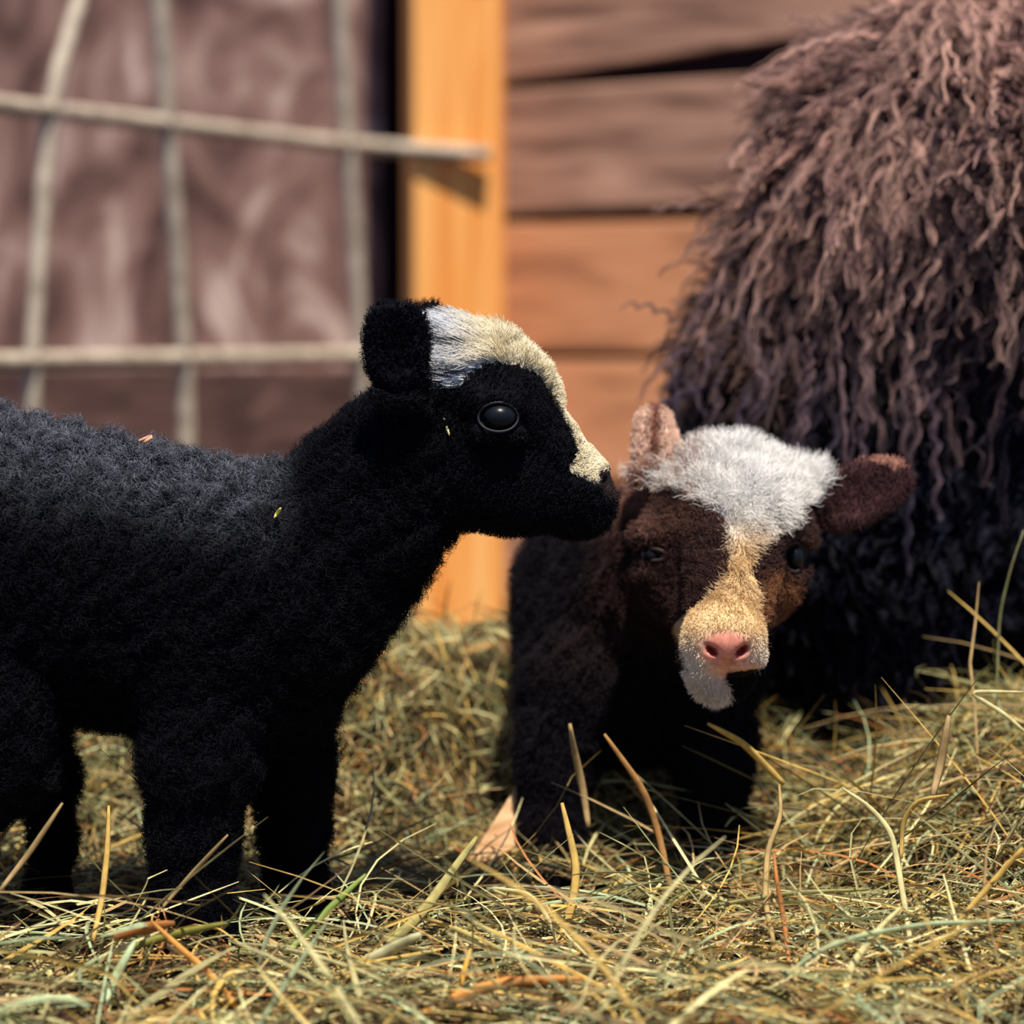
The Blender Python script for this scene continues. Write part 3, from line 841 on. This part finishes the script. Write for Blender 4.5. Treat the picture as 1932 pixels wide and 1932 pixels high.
HB = np.array(lin(62, 42, 40)); HD = np.array(lin(20, 16, 24)); HL = np.array(lin(168, 122, 104))
def col_brown(P, N, jit, rng):
    n = len(P); u, v = face_px(P + rng.normal(size=P.shape) * jit)
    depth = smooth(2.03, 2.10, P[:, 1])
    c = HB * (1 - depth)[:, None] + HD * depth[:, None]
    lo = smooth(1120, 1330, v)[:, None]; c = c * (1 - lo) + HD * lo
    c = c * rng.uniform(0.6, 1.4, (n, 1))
    tips = (smooth(1040, 920, v) * smooth(1420, 1300, u) * (0.8 + 0.5 * noise3(P, 70, 6, 2)[:, 0]).clip(0.2, 1) * (P[:, 1] < 2.1))
    c = c * (1 - 0.75 * tips[:, None]) + HL * 0.75 * tips[:, None]
    reye = np.clip(smooth(60, 30, np.hypot(u - 1470, (v - 1160) * 0.6)), 0, 1) * (P[:, 1] < 2.05)
    c = c * (1 - 0.5 * reye[:, None]) + np.array(lin(176, 120, 78)) * 0.5 * reye[:, None]
    headm = (P[:, 1] < 2.10)
    w = in_poly(u, v, WPOLL) & headm
    yel = smooth(960, 1060, v)[:, None] * (1 - 0.6 * smooth(1180, 1260, v))[:, None]
    wc = np.array([0.95, 0.93, 0.89]) * (1 - yel) + np.array([0.78, 0.56, 0.30]) * yel
    thin = smooth(1390, 1230, u) * smooth(1060, 960, v) * (0.7 + 0.9 * noise3(P, 150, 9, 2)[:, 0]).clip(0, 1.6)
    wc = wc * rng.uniform(0.85, 1.03, (n, 1))
    mixd = rng.uniform(size=n) < 0.65 * thin
    wc[mixd] = HL * 0.8
    c[w] = wc[w]
    # pink nose leather between and round the nostrils
    pk = smooth(1.0, 0.55, np.hypot((u - 1372) / 62, (v - 1228) / 46)) * (P[:, 1] < 1.90)
    pk = np.maximum(pk, 0.7 * smooth(1.0, 0.4, np.hypot((u - 1385) / 66, (v - 1262) / 34)) * (P[:, 1] < 1.90))
    c = c * (1 - pk[:, None]) + np.array([0.88, 0.34, 0.25]) * pk[:, None]
    for (nx, ny) in ((1345, 1230), (1401, 1230)):
        nd = smooth(1.0, 0.5, np.hypot(((u - nx) * 0.7 + (v - ny) * 0.7 * (1 if nx < 1372 else -1)) / 20, ((u - nx) * 0.7 - (v - ny) * 0.7 * (1 if nx < 1372 else -1)) / 9)) * (P[:, 1] < 1.9)
        c = c * (1 - nd[:, None]) + np.array([0.34, 0.04, 0.025]) * nd[:, None]
    chn = in_poly(u, v, [(1372, 1272), (1450, 1262), (1450, 1310), (1392, 1330), (1385, 1300), (1375, 1296)]) & headm
    c[chn] = HD * 0.6
    # ears
    e = (u > 1548) & (v < 1020) & headm
    rim = np.hypot((u - 1625) / 100, (v - 928) / 72)
    ec_ = np.where(((rim > 0.84) & (v < 905 + (1625 - u) * 0.3))[:, None], np.array(lin(176, 128, 112)), np.array(lin(74, 48, 50)))
    c[e] = ec_[e] * rng.uniform(0.7, 1.2, (e.sum(), 1))
    e = (u < 1285) & (v < 885) & headm
    mid = np.exp(-((u - 1235) / 14) ** 2)[:, None]
    ec_ = np.array(lin(236, 200, 178)) * (1 - mid) + np.array(lin(120, 70, 56)) * mid
    c[e] = (ec_ * rng.uniform(0.7, 1.15, (n, 1)))[e]
    w = w & (pk < 0.3) & ~chn
    return np.clip(c, 0, 0.9), w, pk


rng = np.random.default_rng(31)
root2 = empty('brown_lamb', tuple(PW(1200, 1680, 2.08)))
tag(root2, 'brown lamb facing the camera with white poll and blaze and pink nose', 'lamb')
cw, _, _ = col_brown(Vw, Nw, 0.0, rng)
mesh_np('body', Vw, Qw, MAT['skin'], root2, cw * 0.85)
ball('eye', PW(1498, 1051, 1.962), 0.0110, MAT['eye'], root2, (0.8, 1, 0.95))
ball('eye', PW(1234, 1047, 1.974), 0.0110, MAT['eye'], root2, (1, 1, 0.6))
ring('eyelid', PW(1500, 1051, 1.953), (0.75, -0.66, 0.05), M(30, 1.96), M(28, 1.96), M(3.6, 1.96), MAT['lid_brown'], root2)
ring('eyelid', PW(1234, 1047, 1.964), (-0.75, -0.66, 0.05), M(26, 1.96), M(11, 1.96), M(4, 1.96), MAT['lid_brown'], root2)
P, N = scatter(Vw, Qw, Nw, 110000, rng, lambda P: np.where(P[:, 1] > 2.3, 0.25, 1.0) * np.where(P[:, 1] < 2.08, 2.0, 1.0))
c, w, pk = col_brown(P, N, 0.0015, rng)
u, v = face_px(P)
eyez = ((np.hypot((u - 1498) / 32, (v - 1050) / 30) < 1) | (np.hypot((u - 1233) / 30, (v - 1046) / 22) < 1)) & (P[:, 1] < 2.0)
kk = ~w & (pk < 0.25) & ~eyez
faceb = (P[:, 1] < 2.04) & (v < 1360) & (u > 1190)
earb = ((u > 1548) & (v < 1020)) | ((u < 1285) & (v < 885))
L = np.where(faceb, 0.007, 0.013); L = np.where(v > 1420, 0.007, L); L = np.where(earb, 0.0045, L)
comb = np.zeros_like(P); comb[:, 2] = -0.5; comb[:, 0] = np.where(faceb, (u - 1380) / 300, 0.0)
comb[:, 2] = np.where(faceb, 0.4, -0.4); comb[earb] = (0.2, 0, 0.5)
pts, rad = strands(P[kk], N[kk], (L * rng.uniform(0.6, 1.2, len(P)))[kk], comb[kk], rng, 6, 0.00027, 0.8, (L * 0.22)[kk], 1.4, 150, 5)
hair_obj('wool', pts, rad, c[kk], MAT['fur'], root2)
P, N = scatter(Vw, Qw, Nw, 42000, rng, lambda P: (in_poly(*face_px(P), WPOLL) & (P[:, 1] < 2.10)).astype(float) + 1e-7)
c, w, pk = col_brown(P, N, 0.0012, rng)
u, v = face_px(P); kk = w; P, N, c, u, v = P[kk], N[kk], c[kk], u[kk], v[kk]
tp = smooth(1010, 930, v)
L = 0.018 * tp + 0.008 * (1 - tp) * smooth(1170, 1080, v) + 0.003
L = np.where((u < 1285) & (v < 885), 0.006, L); L = np.where(v > 1265, 0.0065, L)
comb = np.stack([(u - 1385) / 180 * tp, -0.1 * tp, 0.45 * tp + 0.55 * (1 - tp) * np.where(v > 1160, -0.3, -0.8)], -1)
comb[:, 2] += np.where(N[:, 2] > 0.7, 0.3, 0.0)
pts, rad = strands(P, N, L * rng.uniform(0.55, 1.15, len(P)), comb, rng, 7, 0.00024, 0.6, 0.0028 * tp + 0.0003, 1.0, 170, 15, wig=0.25)
hair_obj('blaze_hair', pts, rad, c, MAT['fur'], root2)

# ------------------------------------------------------------------ ewe
ew = Body((0.02, 1.98, -0.05), (1.62, 3.0, 1.12), 0.011)
def ec_(x0, y0, Y0, r0, x1, y1, Y1, r1, k=0.05, sy=1.0): ew.cap(at(x0, y0, Y0), at(x1, y1, Y1), M(r0, Y0), M(r1, Y1), k, sy)
YE = 2.42
ec_(1660, 900, YE, 335, 1880, 430, YE, 375, 0.06, 1.25)
ec_(1880, 430, YE, 375, 2700, 430, YE, 375, 0.06, 1.25)
ec_(1660, 960, YE, 300, 2600, 960, YE, 320, 0.06, 1.15)
ec_(1590, 800, YE, 284, 1630, 980, YE, 285, 0.05, 1.2)
ec_(2650, 500, YE, 330, 3000, 150, YE, 190, 0.05)
ec_(3020, 60, YE, 150, 3330, 250, YE, 90, 0.03)
for (lx, ly) in ((1700, 2.36), (1820, 2.6), (2500, 2.36), (2600, 2.6)):
    pt = at(lx, 1200, ly); ew.cap(pt, (pt[0], pt[1], 0.02), 0.075, 0.04, 0.03)
Ve, Qe = ew.mesh(); Ne = vnormals(Ve, Qe)
root3 = empty('ewe', tuple(at(2000, 1400, YE)))
root3.location.z = 0.02
bpy.context.view_layer.update()
tag(root3, 'large dark brown ewe with long curly fleece standing behind the brown lamb', 'sheep')
rng = np.random.default_rng(41)
# light and shade painted into the wool: brown lit top, near-black shaded underside
def col_ewe(P, rng):
    n = len(P)
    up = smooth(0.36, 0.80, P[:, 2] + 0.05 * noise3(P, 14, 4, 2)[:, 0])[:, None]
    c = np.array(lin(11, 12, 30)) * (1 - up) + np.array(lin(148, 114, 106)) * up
    ed = (smooth(0.34, 0.20, P[:, 0]) * smooth(0.35, 0.6, P[:, 2]))[:, None]  # warm rim light painted along the left contour
    c = c * (1 - 0.5 * ed) + np.array(lin(196, 144, 112)) * 0.5 * ed
    return c * rng.uniform(0.3, 1.8, (n, 1))
mesh_np('body', Ve, Qe, MAT['skin'], root3, np.tile(np.array(lin(14, 12, 20)), (len(Ve), 1)))
nl = 12000; ns = 12; k = 14
P, N = scatter(Ve, Qe, Ne, nl, rng, lambda P: np.where(P[:, 0] > 0.66, 0.2, 1.0) * np.where(P[:, 1] > 2.6, 0.35, 1.0) * np.where(P[:, 2] < 0.1, 0.3, 1.0))
up = smooth(0.35, 0.7, P[:, 2])
L = (0.038 + 0.046 * up) * rng.uniform(0.7, 1.3, nl)
D0 = nrm(N * 0.55 + np.array([-0.15, -0.1, -0.75]) + noise3(P, 30, 2, 2) * 0.55 + rng.normal(size=(nl, 3)) * 0.25)
D0 = nrm(D0 + N * np.clip(0.3 - (D0 * N).sum(1), 0, 1)[:, None])
A = nrm(np.cross(D0, N) + 1e-3); B = np.cross(D0, A)
ph = rng.uniform(0, 6.28, nl); tu = rng.uniform(1.3, 2.6, nl); am = rng.uniform(0.003, 0.0075, nl)
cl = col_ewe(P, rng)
t = np.linspace(0, 1, k)
pts = np.zeros((nl, ns, k, 3)); so = rng.normal(size=(nl, ns, 2)); so2 = rng.normal(size=(nl, ns, 2)) * 0.0006
Ls = L[:, None] * rng.uniform(0.75, 1.15, (nl, ns)); dph = rng.normal(size=(nl, ns)) * 0.22
for i, ti in enumerate(t):
    spread = 0.0022 * (1 - ti) + 0.0007
    an = ph[:, None] + dph + tu[:, None] * 6.283 * ti
    oa = so[..., 0] * spread + am[:, None] * np.cos(an) * min(1, ti * 2) + so2[..., 0] * ti
    ob = so[..., 1] * spread + am[:, None] * np.sin(an) * 0.7 * min(1, ti * 2) + so2[..., 1] * ti
    p = P[:, None] + D0[:, None] * (Ls * ti)[..., None] + A[:, None] * oa[..., None] + B[:, None] * ob[..., None]
    p[..., 2] -= 0.25 * Ls * ti * ti
    pts[:, :, i] = p
pts = pts.reshape(-1, k, 3)
rad = np.tile((0.00050 * (1 - 0.6 * t ** 2))[None, :], (len(pts), 1))
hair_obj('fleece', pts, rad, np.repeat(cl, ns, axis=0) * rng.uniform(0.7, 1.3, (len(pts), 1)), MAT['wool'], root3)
# longer loose locks, paler; colour graded from lit above to shaded below
nl = 900; k = 20; ns = 8
P, N = scatter(Ve, Qe, Ne, nl, rng, lambda P: np.where(P[:, 0] > 0.66, 0.2, 1.0) * np.where(P[:, 1] > 2.5, 0.25, 1.0) * smooth(0.3, 0.6, P[:, 2]))
D0 = nrm(N * 0.1 + np.array([-0.2, -0.1, -0.75]) + noise3(P, 30, 2, 2) * 0.6 + rng.normal(size=(nl, 3)) * 0.4)
D0 = nrm(D0 + N * np.clip(0.08 - (D0 * N).sum(1), 0, 1)[:, None])
A = nrm(np.cross(D0, N) + 1e-3); B = np.cross(D0, A)
L = rng.uniform(0.06, 0.12, nl); ph = rng.uniform(0, 6.28, nl); tu = L * rng.uniform(26, 48, nl); am = rng.uniform(0.001, 0.0045, nl)
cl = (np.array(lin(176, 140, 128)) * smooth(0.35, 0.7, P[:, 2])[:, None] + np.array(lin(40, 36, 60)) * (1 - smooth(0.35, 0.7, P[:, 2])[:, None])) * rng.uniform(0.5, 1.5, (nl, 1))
so = rng.normal(size=(nl, ns, 2)); dph = rng.normal(size=(nl, ns)) * 0.4
pts = np.zeros((nl, ns, k, 3))
for i, ti in enumerate(np.linspace(0, 1, k)):
    an = ph[:, None] + dph + tu[:, None] * 6.283 * ti; sp = 0.0022 * (1 - 0.3 * ti)
    oa = so[..., 0] * sp + am[:, None] * np.cos(an); ob = so[..., 1] * sp + am[:, None] * 0.7 * np.sin(an)
    p = (P + N * 0.030)[:, None] + D0[:, None] * (L * ti)[:, None, None] + A[:, None] * oa[..., None] + B[:, None] * ob[..., None]
    p[..., 2] -= (0.35 * L * ti * ti)[:, None]
    pts[:, :, i] = p
pts = pts.reshape(-1, k, 3)
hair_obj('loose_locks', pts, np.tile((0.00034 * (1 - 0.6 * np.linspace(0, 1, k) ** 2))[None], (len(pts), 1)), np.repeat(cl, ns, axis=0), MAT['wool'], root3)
# fine underwool
P, N = scatter(Ve, Qe, Ne, 60000, rng, lambda P: np.where(P[:, 0] > 0.66, 0.2, 1.0) * np.where(P[:, 1] > 2.6, 0.3, 1.0))
comb = np.tile(np.array([0, 0, -0.5]), (len(P), 1))
pts, rad = strands(P, N, 0.022 * rng.uniform(0.6, 1.2, len(P)), comb, rng, 7, 0.00035, 0.8, 0.004, 1.8, 60, 8)
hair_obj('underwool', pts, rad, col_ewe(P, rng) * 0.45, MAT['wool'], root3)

# ------------------------------------------------------------------ flecks of straw caught in the wool
def surf_y(VV, px, py, out):
    """distance of the wool surface seen along the bearing px, py"""
    u = VV[:, 0] / VV[:, 1] * F + 966
    d = at(px, py, 2.0) - np.array([0, 0, CAM_H])
    w = np.abs((VV[:, 2] - CAM_H) / VV[:, 1] - d[2] / d[1]) * F
    g = (np.abs(u - px) < 16) & (w < 16)
    return VV[g, 1].min() - out
def fleck(ps, VV, out, w, c, label):
    Y = surf_y(VV, ps[0][0], ps[0][1], out); stalk(ps, Y, Y + 0.002, w, c, label, name='straw_fleck', flat=0.6)
fleck([(838, 790), (848, 822)], Vb, 0.005, 6, G['pale'], 'tiny pale straw fleck caught on the black lamb\'s cheek')
fleck([(518, 976), (530, 958)], Vb, 0.012, 7, lin(220, 220, 120), 'tiny yellow straw fleck caught on the black lamb\'s shoulder')
fleck([(262, 832), (290, 822), (270, 836)], Vb, 0.012, 8, lin(210, 160, 130), 'tiny orange chaff fleck on the black lamb\'s back')
fleck([(1852, 232), (1856, 195), (1876, 152)], Ve, 0.045, 10, lin(200, 150, 110), 'curved straw piece caught high on the ewe\'s fleece')
stalk([(1880, 1330), (1885, 1160), (1910, 1060), (1932, 1000)], 2.07, 2.07, 5, G['green'], 'long thin green stem standing before the ewe at the right edge')
